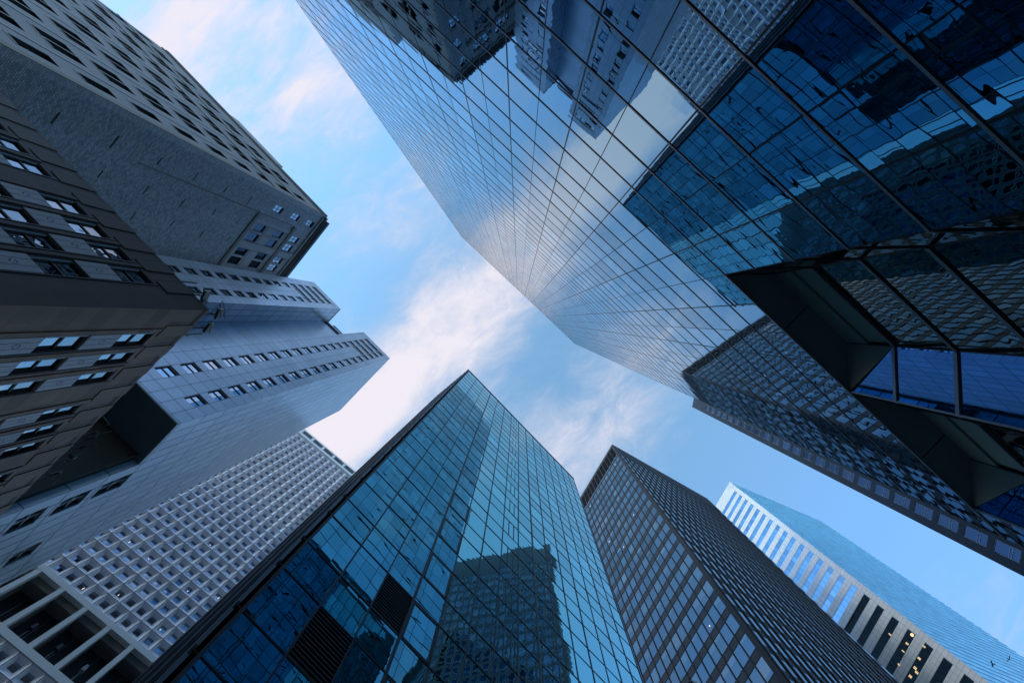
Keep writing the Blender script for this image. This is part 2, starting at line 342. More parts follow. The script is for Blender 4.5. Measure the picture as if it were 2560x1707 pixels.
# ---------------------------------------------------------------- G: the huge blue mirror tower on the right
DG = 8.0; FP = 3.28; UP = 1.97; SOF = 26.3; TOPG = SOF + 62 * FP
UL = 5.54 - 22.5 * UP; URt = 5.54 + 9 * UP
def gtower():
    T = thing('mirror_glass_tower', 'huge blue mirror-glass skyscraper with a faceted dark undercut, reflecting its neighbours', 'skyscraper', (*ur(0, 20), 0))
    F = Face(ur(UL, DG), ur(URt, DG)); off = -UL
    core = MB('core_dark', 'roof_gravel')
    core.prism([ur(UL + .4, DG + .5), ur(URt - .4, DG + .5), ur(URt - .4, DG + 34), ur(UL + .4, DG + 34)], SOF + .6, TOPG - .6)
    core.prism([ur(UL + .4, DG + .5), ur(5.0, DG + .5), ur(5.0, DG + 34), ur(UL + .4, DG + 34)], HG, SOF + .3)
    core.prism([ur(5.2, DG + 2.3), ur(URt - .4, DG + 2.3), ur(URt - .4, DG + 33.5), ur(5.2, DG + 33.5)], HG, SOF + .3)
    core.build('core', T, fix=True)
    rf = MB('mullion_metal', 'roof_gravel'); rf.prism([ur(UL, DG + .02), ur(URt, DG + .02), ur(URt, DG + 34.5), ur(UL, DG + 34.5)], TOPG - .4, TOPG + .1); rf.build('parapet', T, fix=True)
    panes = []
    us = [UL] + [5.54 + UP * k for k in range(-22, 10)]
    hs = [SOF + FP * k for k in range(-8, 63)]
    for i in range(len(us) - 1):
        for j in range(len(hs) - 1):
            if us[i] > 5.5 and hs[j] < SOF - .1: continue
            panes.append((F, (us[i] + off + .02, us[i + 1] + off - .02, hs[j] + .03, hs[j + 1] - .03)))
    parts('window_pane', panes, lambda m, f, q: warp(f, m, *q[:4], 0, 0, .0022), ['blue_glass'], T)
    fr = MB('mullion_metal', 'black_metal', 'light_metal')
    for k, u in enumerate(us):
        th = .032 if (k % 2 == 0) else .012
        hb = SOF if u > 5.6 else HG
        F.box(fr, u + off - th, u + off + th, hb, TOPG - .4, -.03, .012, 1)
    for h in hs[:-1]:
        s1 = URt if h >= SOF - .1 else 5.54
        near = h < 45; F.box(fr, 0, s1 + off, h - (.045 if near else .035), h + .045, -.03, .030 if near else .020, 2 if near else 0)
        F.box(fr, 0, s1 + off, h - .085, h - .031, -.02, .010, 1)  # black strip under each floor line: its shadow put into the colour
    fr.build('curtain_wall_frame', T, fix=True)
    # end walls
    for (a, b, outv) in (((UL, DG + .05), (UL, DG + 34), (-Uv[0], -Uv[1])), ((URt, DG + .05), (URt, DG + 34), Uv)):
        E_ = Face(ur(*a), ur(*b), outv); m = MB('blue_glass', 'mullion_metal')
        for j in range(len(hs) - 1): E_.rect(m, 0, E_.W, hs[j] + .08, hs[j + 1] - .08, 0)
        for j in range(len(hs) - 1): E_.box(m, 0, E_.W, hs[j] - .08, hs[j] + .08, -.05, .04, 1)
        m.build('end_wall', T)
    # soffit of the undercut, two bays
    so_ = MB('soffit_panel', 'soffit_band', 'black_metal', 'light_metal')
    bays = [((5.54, 8), (7.18, 9.6), (11.8, 9.6), (13.44, 8)), ((13.44, 8), (16.3, 9.6), (19.6, 9.6), (21.3, 8))]
    so_.prism([ur(5.54, 8.03), ur(21.3, 8.03), ur(21.3, 10.4), ur(5.54, 10.4)], SOF, SOF + .5)
    for b in bays:
        for q in ((b[1], b[2]),):
            pass
    so_.box = None
    so_.build('soffit', T, fix=True)
    tr = MB('black_metal', 'light_metal')
    F.box(tr, 5.54 + off, URt + off, SOF - .16, SOF - .02, -.05, .055, 1)
    tr.build('soffit_edge_trim', T, fix=True)
    joint = MB('black_metal')
    for u in (9.3, 18.0):
        for (u0, r0), (u1, r1) in (((u, 8.1), (u + .0, 9.6)),):
            joint.prism([ur(u0 - .02, r0), ur(u0 + .02, r0), ur(u1 + .02, r1), ur(u1 - .02, r1)], SOF - .02, SOF - .003)
    joint.build('soffit_joint', T, fix=True)
    low = []
    for bi, b in enumerate(bays):
        segs = [(b[0], b[1], 'jamb'), (b[1], b[2], 'back'), (b[2], b[3], 'chamfer')]
        for a0, a1, kind in segs:
            f = Face(ur(*a0), ur(*a1)); W = f.W
            m = MB('soffit_panel', 'soffit_band', 'mullion_metal', 'light_metal', 'black_metal')
            f2 = SOF - FP
            if kind == 'back':
                f.box(m, 0, W, SOF - 1.55, SOF, -.4, .0, 0); f.box(m, 0, W, f2, SOF - 1.56, -.4, -.12, 1)
                for cpos in (.34, .66):
                    n = 20; c = (W * cpos, SOF - .75); R_ = .20
                    for k in range(n):
                        t0 = 2 * math.pi * k / n; t1 = 2 * math.pi * (k + 1) / n
                        P = [f.p(c[0] + R_ * math.cos(t0), c[1] + R_ * math.sin(t0) / K, .012), f.p(c[0] + R_ * math.cos(t1), c[1] + R_ * math.sin(t1) / K, .012),
                             f.p(c[0] + R_ * .82 * math.cos(t1), c[1] + R_ * .82 * math.sin(t1) / K, .012), f.p(c[0] + R_ * .82 * math.cos(t0), c[1] + R_ * .82 * math.sin(t0) / K, .012)]
                        m.quad(P, 3)
                m.build('blind_panel', T)
                m = MB('light_metal'); f.box(m, 0, W, f2 - .2, f2, -.2, .08, 0); m.build('recess_transom', T, fix=True)
                for j in range(1, 8): m = MB('light_metal'); f.box(m, 0, W, f2 - FP * j - .12, f2 - FP * j + .05, -.1, .07, 0); m.build('recess_transom', T, fix=True)
                for j in range(8): low.append((f, (.04, W - .04, f2 - FP * (j + 1) + .08, f2 - FP * j - .24), 1))
            elif kind == 'chamfer':
                P = [f.p(0, f2, 0), f.p(W, SOF, 0), f.p(0, SOF, 0)]; mt = MB('soffit_panel'); mt.quad(P if f.ccw else P[::-1]); mt.build('blind_panel', T)
                P = [f.p(0.03, f2, -.01), f.p(W, f2, -.01), f.p(W, SOF - .03, -.01)]; mt = MB('recess_blue_glass'); mt.quad(P if f.ccw else P[::-1]); mt.build('window_pane', T)
                for j in range(0, 8): m = MB('light_metal'); f.box(m, 0.06, W - .08, f2 - FP * j - .12, f2 - FP * j + .06, -.1, .07, 0); m.build('recess_transom', T, fix=True)
                m = MB('mullion_metal', 'light_metal')
                f.box(m, W - .07, W, HG, SOF, -.1, .03, 1); f.box(m, 0, .05, HG, SOF, -.1, .02, 0)
                m.build('recess_mullion', T, fix=True)
                for j in range(8): low.append((f, (.05, W - .07, f2 - FP * (j + 1) + .06, f2 - FP * j - .12), 0))
            else:
                m = MB('mullion_metal'); f.box(m, W - .05, W, HG, SOF, -.1, .03, 0)
                for j in range(0, 9): f.box(m, 0, W, SOF - FP * j - .12, SOF - FP * j + (.05 if j else 0), -.1, .04, 0)
                m.build('recess_mullion', T, fix=True)
                for j in range(9): low.append((f, (.03, W - .05, SOF - FP * (j + 1) + .05, SOF - FP * j - .12), 1))
    for f, q, k in low:
        m = MB('inner_glass' if k else 'recess_blue_glass'); warp(f, m, *q, 0, 0, .003); m.build('window_pane', T)
    f = Face(ur(21.3, 8), ur(URt, 8)); m = MB('blue_glass', 'mullion_metal')
    for j in range(9):
        warp(f, m, 0, f.W, SOF - FP * (j + 1) + .05, SOF - FP * j - .1, 0, 0, .003); f.box(m, 0, f.W, SOF - FP * j - .1, SOF - FP * j + (.05 if j else -.02), -.05, .05, 1)
    m.build('corner_glazing', T)
gtower()

# ---------------------------------------------------------------- T: teal glass tower, bottom centre
def ttower():
    HT = 113.7
    A = (-10.035, 10.159); B = (10.874, 31.743); T = thing('teal_glass_tower', 'teal mirror-glass office tower at bottom centre with two black louvre panels', 'skyscraper', (4, 34, 0))
    F = Face(A, B); Lc = (-16.03, 15.2); back = (B[0] - 8.5, B[1] + 8.2)
    cm = MB('core_dark', 'roof_gravel', 'mullion_metal')
    i = .45
    P = [F.xy(.3, -i), F.xy(F.W - .3, -i), (back[0], back[1]), (Lc[0] + .9, Lc[1] + .9)]
    cm.prism(P, HG, HT - .6); cm.build('core', T, fix=True)
    rf = MB('mullion_metal'); rf.prism([A, B, (back[0] + .6, back[1] + .6), Lc], HT - .5, HT); rf.build('parapet', T, fix=True)
    cols = [.28, 2.5, 4.5, 6.45] + [8.4 + 1.985 * k for k in range(11)] + [F.W - .12]
    rows = []
    h = 17.5 - 6.24 * 3
    k = 0
    while h < 111:
        rows += [h, h + 2.72]; h += 6.24
    rows = [r for r in rows if r < 111.5] + [HT - 1.4]
    lv = [(1, 20.22, 23.74), (2, 23.74, 26.46)]
    r0 = [r for r in rows]
    panes = []
    louv = set()
    for i_ in range(len(cols) - 1):
        for j in range(len(rows) - 1):
            a, b, c, d = cols[i_], cols[i_ + 1], rows[j], rows[j + 1]
            if (i_ == 1 and abs(c - 20.22) < .3) or (i_ == 2 and abs(c - 26.46) < .4): louv.add((a, b, c, d)); continue
            panes.append((F, (a + .03, b - .03, c + .05, d - .05)))
    parts('window_pane', panes, lambda m, f, q: warp(f, m, *q[:4], 0, 0, .006), ['teal_glass'], T)
    for (a, b, c, d) in louv:
        m = MB('louvre_black', 'mullion_metal'); F.rect(m, a, b, c, d, -.12, 0)
        n = 15
        for k in range(n):
            hh = c + (d - c) * (k + .5) / n; F.box(m, a + .04, b - .04, hh - .035, hh + .03, -.10, .01, 1)
        m.build('louvre_panel', T, fix=False)
    fr = MB('mullion_metal', 'black_metal', 'light_metal')
    for k, c in enumerate(cols):
        th = .07 if k in (0, 3, 8) else (.04 if k % 2 else .028)
        F.box(fr, max(c - th, 0), min(c + th, F.W), HG, HT - .5, -.08, .05, 0)
    for k, h in enumerate(rows[:-1]):
        F.box(fr, 0, F.W, h - .045, h + .045, -.08, .03, 1)
    F.box(fr, 0, F.W, HT - 1.5, HT - .5, -.08, .06, 0)
    a, b = cols[6], cols[7]
    for j in range(len(rows) - 1):
        if rows[j + 1] - rows[j] > 3 and rows[j] > 30:
            for t in (.36, .68): F.box(fr, a + (b - a) * t - .03, a + (b - a) * t + .03, rows[j], rows[j + 1], -.06, .04, 0)
    fr.build('curtain_wall_frame', T, fix=True)
    # framed opening lights in the seventh bay
    for j in (7, 9, 11, 13, 15):
        m = MB('mullion_metal')
        a, b, c, d = cols[3] + .05, cols[4] - .05, rows[j] + .08, rows[j + 1] - .08
        for q in ((a, a + .13, c, d), (b - .13, b, c, d), (a, b, c, c + .14), (a, b, d - .14, d)): F.box(m, *q, -.02, .03)
        m.build('opening_light_frame', T)
    # narrow dark side
    S = Face(Lc, A, out=(-1, -.1)); m = MB('louvre_black', 'bronze_spandrel', 'black_metal', 'dim_window_glass', 'light_metal')
    S.rect(m, 0, S.W, HG, HT - .5, 0, 0); n = 9
    for k in range(n + 1):
        s_ = S.W * k / n; S.box(m, max(0, s_ - .06), min(S.W, s_ + .06), HG, HT - .5, -.05, .10, 2 if k % 3 else 4)
    for k, h in enumerate(rows[:-1]):
        S.box(m, 0, S.W, h - .25, h + .25, -.05, .05, 2 if k % 2 else 1)
        S.rect(m, S.W * .55, S.W - .3, h + .4, rows[k + 1] - .4, .02, 3)
    m.build('side_wall', T)
    # two hidden sides
    m = MB('teal_glass'); m2 = Face(B, back, (1, 1)); m2.rect(m, 0, m2.W, HG, HT, 0); m3 = Face(Lc, back, (-.5, 1)); m3.rect(m, 0, m3.W, HG, HT, 0); m.build('rear_wall', T)
ttower()

# ---------------------------------------------------------------- M: dark bronze tower
def mtower():
    H = 209; A = (22.83, 65.17); ap = (34.264, 46.147); B = (69.10, 65.96)
    T = thing('bronze_tower', 'dark bronze steel and grey glass office tower with black mullions and a louvred top band', 'skyscraper', (50, 70, 0))
    sx_, sy_ = (A[0] - ap[0]) / 22.2, (A[1] - ap[1]) / 22.2; EXT = 24 * 1.812; A = (A[0] + sx_ * EXT, A[1] + sy_ * EXT)
    F = Face(A, ap); R = Face(ap, B, out=(.5, -.86))
    bk = (A[0] + B[0] - ap[0], A[1] + B[1] - ap[1])
    def ins(p, c=((A[0] + B[0]) / 2, (A[1] + B[1]) / 2), t=.6):
        d = math.dist(p, c); return (p[0] + (c[0] - p[0]) * t / d, p[1] + (c[1] - p[1]) * t / d)
    cm = MB('core_dark'); cm.prism([ins(A), ins(ap), ins(B), ins(bk)], HG, H - .5); cm.build('core', T, fix=True)
    rf = MB('bronze_trim', 'roof_gravel'); rf.prism([A, ap, B, bk], H - 2.4, H); rf.build('parapet', T, fix=True)
    P0 = 75.4; DP = 5.75
    wins = []
    cols = [EXT - .36 + 1.812 * k for k in range(-24, 13)]; cols[0] = 0; NC = len(cols)
    k = -12
    rows = []
    while P0 + DP * k < 192: rows.append(P0 + DP * k); k += 1
    for i in range(NC - 1):
        for h in rows:
            if h < 0: continue
            wins.append((F, (cols[i] + .12, cols[i + 1] - .12, h, h + 3.85)))
    def mwin(m, f, q):
        a, b, c, d = q; r = random.random()
        if r < .35:
            t = d - (d - c) * random.choice((.2, .35, .5, .8)); warp(f, m, a, b, c, t, 0, 0, .003); warp(f, m, a, b, t, d, 0, 1, .003)
        else: warp(f, m, a, b, c, d, 0, 0, .004)
        if random.random() < .012:
            z = c + (d - c) * .3; f.box(m, (a + b) / 2 - .12, (a + b) / 2 + .12, z, z + .3, -.01, .02, 2)
    parts('window', wins, mwin, ['grey_glass', 'blind_glass', 'lamp_glass'], T)
    m = MB('bronze_spandrel', 'black_metal')
    for h in rows: F.box(m, 0, 21.5 + EXT, h - 1.9 + .12, h - .12, -.1, .02, 0)
    F.box(m, 0, 21.5 + EXT, rows[-1] + 3.97, 195.4, -.1, .02, 0)
    m.build('spandrel_band', T, fix=True)
    m = MB('bronze_metal', 'light_metal', 'louvre_black')
    for i, c in enumerate(cols): F.box(m, max(c - .085, 0), c + .085, HG, 195.4, -.05, .13, 0)
    for h in rows:
        F.box(m, 0, 21.5 + EXT, h - .12, h, -.05, .05, 0); F.box(m, 0, 21.5 + EXT, h + 3.85, h + 3.97, -.05, .05, 0)
    F.box(m, 21.45 + EXT, 22.2 + EXT, HG, 206.4, -.3, .12, 0)
    m.build('mullion_frame', T, fix=True)
    m = MB('louvre_black', 'light_metal')
    F.rect(m, 0, 21.5 + EXT, 195.4, 206.4, -.1, 0)
    for c in cols: F.box(m, max(c - .03, 0), c + .03, 195.4, 206.4, -.1, .02, 1)
    F.box(m, 0, 21.5 + EXT, 195.3, 195.9, -.1, .06, 1)
    m.build('louvre_band', T)
    # long side with deep fins
    m = MB('dim_window_glass', 'bronze_metal', 'grey_glass')
    for h in rows:
        R.rect(m, 0, R.W, h, h + 3.85, 0, 2)
        R.box(m, 0, R.W, h - 1.9, h, -.1, .03, 1)
    R.box(m, 0, R.W, rows[-1] + 3.85, 206.6, -.1, .06, 1)
    m.build('side_glazing', T)
    m = MB('bronze_metal', 'bronze_spandrel'); s = .1
    while s < R.W: R.box(m, s, s + .12, HG, 206.6, -.05, .21, 0); s += 1.82
    m.build('side_fins', T, fix=True)
mtower()

# ---------------------------------------------------------------- C: white banded tower with blue glass side
def ctower():
    H = 270; ap = (100.166, 77.4325); l = (93.627, 88.839); r = (142.306, 95.378)
    dx, dy = l[0] - ap[0], l[1] - ap[1]; l2 = (ap[0] + dx * 3, ap[1] + dy * 3)
    T = thing('white_banded_tower', 'far white tower with dark window stripes and a bright blue banded glass flank', 'skyscraper', (110, 110, 0))
    F = Face(l2, ap); R = Face(ap, r, out=(.4, -.9)); W = F.W; bk = (l2[0] + r[0] - ap[0], l2[1] + r[1] - ap[1])
    c0 = ((l2[0] + r[0]) / 2, (l2[1] + r[1]) / 2)
    ins = lambda p: (p[0] + (c0[0] - p[0]) * .03, p[1] + (c0[1] - p[1]) * .03)
    cm = MB('core_dark'); cm.prism([ins(p) for p in (l2, ap, r, bk)], HG, H - .5); cm.build('core', T, fix=True)
    rf = MB('white_concrete'); rf.prism([l2, ap, r, bk], H - .4, H); rf.build('parapet', T, fix=True)
    bands = []; i = 0
    while 261.4 - 6.12 * i > 5: t = 261.4 - 6.12 * i; bands.append((0.6, W - 1.85, t - 2.85, t)); i += 1
    m = MB('white_panel'); walls(F, m, 0, W, HG, H - .4, bands, 0, depth=.12); m.build('wall', T)
    wins = []
    for j, b in enumerate(bands):
        n = 22; st = (b[1] - b[0]) / n
        for k in range(n): wins.append((F, (b[0] + st * k + .03, b[0] + st * (k + 1) - .03, b[2] + .04, b[3] - .04)))
    parts('window', wins, lambda m, f, q: warp(f, m, *q[:4], -.06, 0, .003), ['pale_blue_glass'], T)
    m = MB('blue_bands'); R.rect(m, 0, R.W, HG, H - .4, 0); m.build('glass_flank', T)
    fm = MB('flank_metal')
    h = H - 3
    while h > 5: R.box(fm, 0, R.W, h - .25, h + .25, -.05, .10, 0); h -= 6.12 / 2
    fm.build('flank_band', T, fix=True)
    # lit ceiling lamps behind the lower windows
    lm = []
    for (x, y, rad) in ((2280, 1586, .8), (2268, 1608, .45), (2258, 1627, .3), (2248, 1661, .4), (2225, 1585, .35), (2310, 1615, .4), (2298, 1645, .5), (2288, 1669, .6), (2292, 1680, .6), (2276, 1690, .6)):
        pxx, pyy = x - 1297, y - 796; n = F.n; D = F.A[0] * n[0] + F.A[1] * n[1]; hh = D * 1422 / (pxx * n[0] + pyy * n[1])
        X_, Y_ = pxx * hh / 1422, pyy * hh / 1422; s = (X_ - F.A[0]) * F.d[0] + (Y_ - F.A[1]) * F.d[1]
        q = MB('lamp_warm')
        if rad < .7:
            for z in range(3): F.box(q, s - rad * .5, s + rad * .5, hh + (z - 1) * .34, hh + (z - 1) * .34 + .12, .0, .015)
            q.build('ceiling_lamp', T); continue
        q.quad([F.p(s + rad * math.cos(t) * .5, hh + rad * math.sin(t) * .5 / K, .012) for t in [2 * math.pi * k / 10 for k in range(10)]]); q.build('ceiling_lamp', T)
ctower()

# ---------------------------------------------------------------- E: dark granite tower behind the mirror tower
def etower():
    H = 223; A = (75.8545, -5.473); B = (68.0, 34.712)
    T = thing('dark_granite_tower', 'dark granite tower with white-framed windows peeking out behind the mirror-glass tower', 'skyscraper', (85, 15, 0))
    F = Face(A, B); n = F.n; cm = MB('core_dark')
    cm.prism([F.xy(.5, -.6), F.xy(F.W - .5, -.6), F.xy(F.W - .5, -30), F.xy(.5, -30)], HG, H - .4); cm.build('core', T, fix=True)
    rf = MB('dark_granite'); rf.prism([F.xy(0, 0), F.xy(F.W, 0), F.xy(F.W, -31), F.xy(0, -31)], H - .5, H + .2)
    Q = Face(F.xy(F.W, 0), F.xy(F.W, -31), (0, 1)); Q.rect(rf, 0, Q.W, HG, H - .5)
    Q2 = Face(F.xy(0, 0), F.xy(0, -31), (0, -1)); Q2.rect(rf, 0, Q2.W, HG, H - .5); rf.build('outer_wall', T)
    rects = []
    for c in range(16):
        s1 = 39.6 - 2.36 * c
        k = 0
        while 22.6 + 5.5 * k < H - 16:
            rects.append((s1 - 1.72, s1, 22.6 + 5.5 * k, 22.6 + 5.5 * k + 4.3)); k += 1
    m = MB('dark_granite'); walls(F, m, 0, F.W, HG, H - .5, rects, 0, depth=.12); m.build('wall', T)
    def win(m, f, q):
        a, b, c, d = q[:4]; t = .05; o = -.05
        warp(f, m, a, b, c, d, -.1, 0, .004)
        for r in ((a, a + t, c, d), (b - t, b, c, d), (a + t, b - t, c, c + t / K), (a + t, b - t, d - t / K, d), (a + t, b - t, c + 1.28, c + 1.28 + t / K), (a + t, b - t, c + 1.75, c + 1.75 + t / K)):
            f.rect(m, *r, o, 1)
    parts('window', [(F, r) for r in rects], win, ['granite_window_glass', 'frame_white'], T)
etower()

# ---------------------------------------------------------------- L3: white concrete waffle tower
def l3tower():
    H = 198; A = (-75.134, 38.298); B = (-57.552, 52.861); F0 = Face(A, B); A2 = F0.xy(-3.5); B2 = F0.xy(40)
    T = thing('waffle_facade_tower', 'pale concrete tower with a waffle grid of splayed window cells above an open loggia', 'skyscraper', (-60, 60, 0))
    F = Face(A, B)
    cm = MB('core_dark', 'white_concrete'); cm.prism([F.xy(-3.2, -3.4), F.xy(39.5, -3.4), F.xy(39.5, -30), F.xy(-3.2, -30)], HG, H - 1.5); cm.build('core', T, fix=True)
    CW, CH = 2.315, 3.55; s0 = 1.13 - CW * 2
    cells = []
    for i in range(18):
        for j in range(29): cells.append((s0 + CW * i, 89.5 + CH * j))
        for j in range(1, 17): cells.append((s0 + CW * i, 76.6 - CH * j))
    dep = .85
    m = MB('cell_concrete', 'dark_slot')
    wins = []
    def q4(a, b, c, d):
        P = [a, b, c, d]
        m.quad(P if F.ccw else P[::-1], 0)
    for (s, h) in cells:
        o1 = [(s + .05, h + .05), (s + CW - .05, h + .05), (s + CW - .05, h + CH - .05), (s + .05, h + CH - .05)]
        o0 = [(s, h), (s + CW, h), (s + CW, h + CH), (s, h + CH)]
        wa, wb, wc, wd = s + .43, s + 1.55, h + 1.68, h + 3.08
        iw = [(wa, wc), (wb, wc), (wb, wd), (wa, wd)]
        for k in range(4):
            j = (k + 1) % 4
            q4(F.p(*o1[k], 0), F.p(*o1[j], 0), F.p(*iw[j], -dep), F.p(*iw[k], -dep))
        # rim between neighbouring cells
        for k in range(4):
            j = (k + 1) % 4
            P = [F.p(*o0[k], -.04), F.p(*o0[j], -.04), F.p(*o1[j], 0), F.p(*o1[k], 0)]
            m.quad(P if F.ccw else P[::-1], 1)
        wins.append((F, (wa, wb, wc, wd)))
    m.build('cell_grid', T)
    def win(mm, f, q):
        a, b, c, d = q[:4]; r = random.random()
        if r < .4:
            t = a + (b - a) * random.choice((.45, .55)); warp(f, mm, a, t, c, d, -dep + .01, 0, .003); warp(f, mm, t, b, c, d, -dep + .01, 1, .003)
        else: warp(f, mm, a, b, c, d, -dep + .01, 1 if r > .55 else 0, .003)
    parts('window', wins, win, ['cell_glass', 'cell_glass_deep'], T)
    fr = MB('white_concrete')
    L_, R_ = s0, s0 + 18 * CW
    F.box(fr, L_, R_, 192.4, 194.2, -.9, .25); fr.build('crown_beam', T, fix=True); fr = MB('white_concrete'); F.box(fr, L_, R_, 197.0, H, -3, .25); fr.build('crown_beam', T, fix=True); fr = MB('white_concrete')
    s = .3 - 4.64
    while s < R_ - 1: q = MB('white_concrete'); F.box(q, s - .0, s + .88, 194.2, 197.0, -.8, .22); q.build('crown_pier', T, fix=True); s += 4.64
    F.box(fr, L_, R_, 88.2, 89.45, -.8, .15); fr.build('loggia_beam', T, fix=True); fr = MB('white_concrete'); F.box(fr, L_, R_, 76.65, 77.95, -.8, .15); fr.build('loggia_beam', T, fix=True)
    s = 5.39 - 4.64 * 2
    while s < R_ - 1: q = MB('white_concrete'); F.box(q, s, s + .74, 77.95, 88.2, -.75, .12); q.build('loggia_pier', T, fix=True); s += 4.64
    bw = MB('core_dark', 'loggia_wall', 'loggia_grille', 'light_metal')
    F.box(bw, L_, R_, 194.2, 197, -2.5, -2.0, 0); bw.build('crown_back', T, fix=True); bw = MB('core_dark', 'loggia_wall', 'loggia_grille', 'light_metal')
    F.box(bw, L_, R_, 86.8, 88.2, -3.2, -.85, 1); F.box(bw, L_, R_, 77, 88, -3.3, -3.0, 2)
    s = 5.39 - 4.64 * 2
    while s < R_ - 1:
        F.box(bw, s + 2.5, s + 2.58, 77.9, 86.8, -2.9, -2.8, 3); F.box(bw, s + .2, s + .55, 77.9, 86.8, -3.0, -1.0, 1); s += 4.64
    bw.build('loggia_back', T, fix=True)
    lm = [(c, 1) for c in cells if random.random() < .07 and c[0] > 2 and c[0] < 22]
    for (s, h), _ in lm:
        q = MB('lamp_white'); a = s + .55 + random.random() * .8; F.box(q, a, a + .07, h + 1.85, h + 2.1 + random.random() * .5, -dep + .03, -dep + .05); q.build('ceiling_lamp', T)
    return F
L3F = l3tower()
for k, (s, lab) in enumerate(((8.3, 'small black floodlight on a white bracket in the loggia bay nearest the left edge'), (12.9, 'small black floodlight on a white bracket in the middle loggia bay'), (17.6, 'small pale floodlight on a bracket in the loggia bay nearest the teal glass tower'))):
    f = L3F; t = thing('floodlight', lab, 'floodlight', f.p(s, 78.2, -.5), 'floodlights in the loggia')
    m = MB('light_metal'); f.box(m, s - .05, s + .05, 78.0, 80.2, -.35, -.28); f.box(m, s - .3, s + .3, 78.0, 78.2, -.4, -.2); m.build('bracket', t, fix=True)
    m = MB('antenna_grey' if k == 2 else 'black_metal'); b = [f.p(s - .28, 80.2, -.6), f.p(s + .28, 80.2, -.6), f.p(s + .28, 80.2, .1), f.p(s - .28, 80.2, .1)]; tt = [f.p(s - .2, 81.4, -.5), f.p(s + .2, 81.4, -.5), f.p(s + .2, 81.4, 0), f.p(s - .2, 81.4, 0)]; m.solid(b, tt); m.build('lamp_head', t, fix=True)

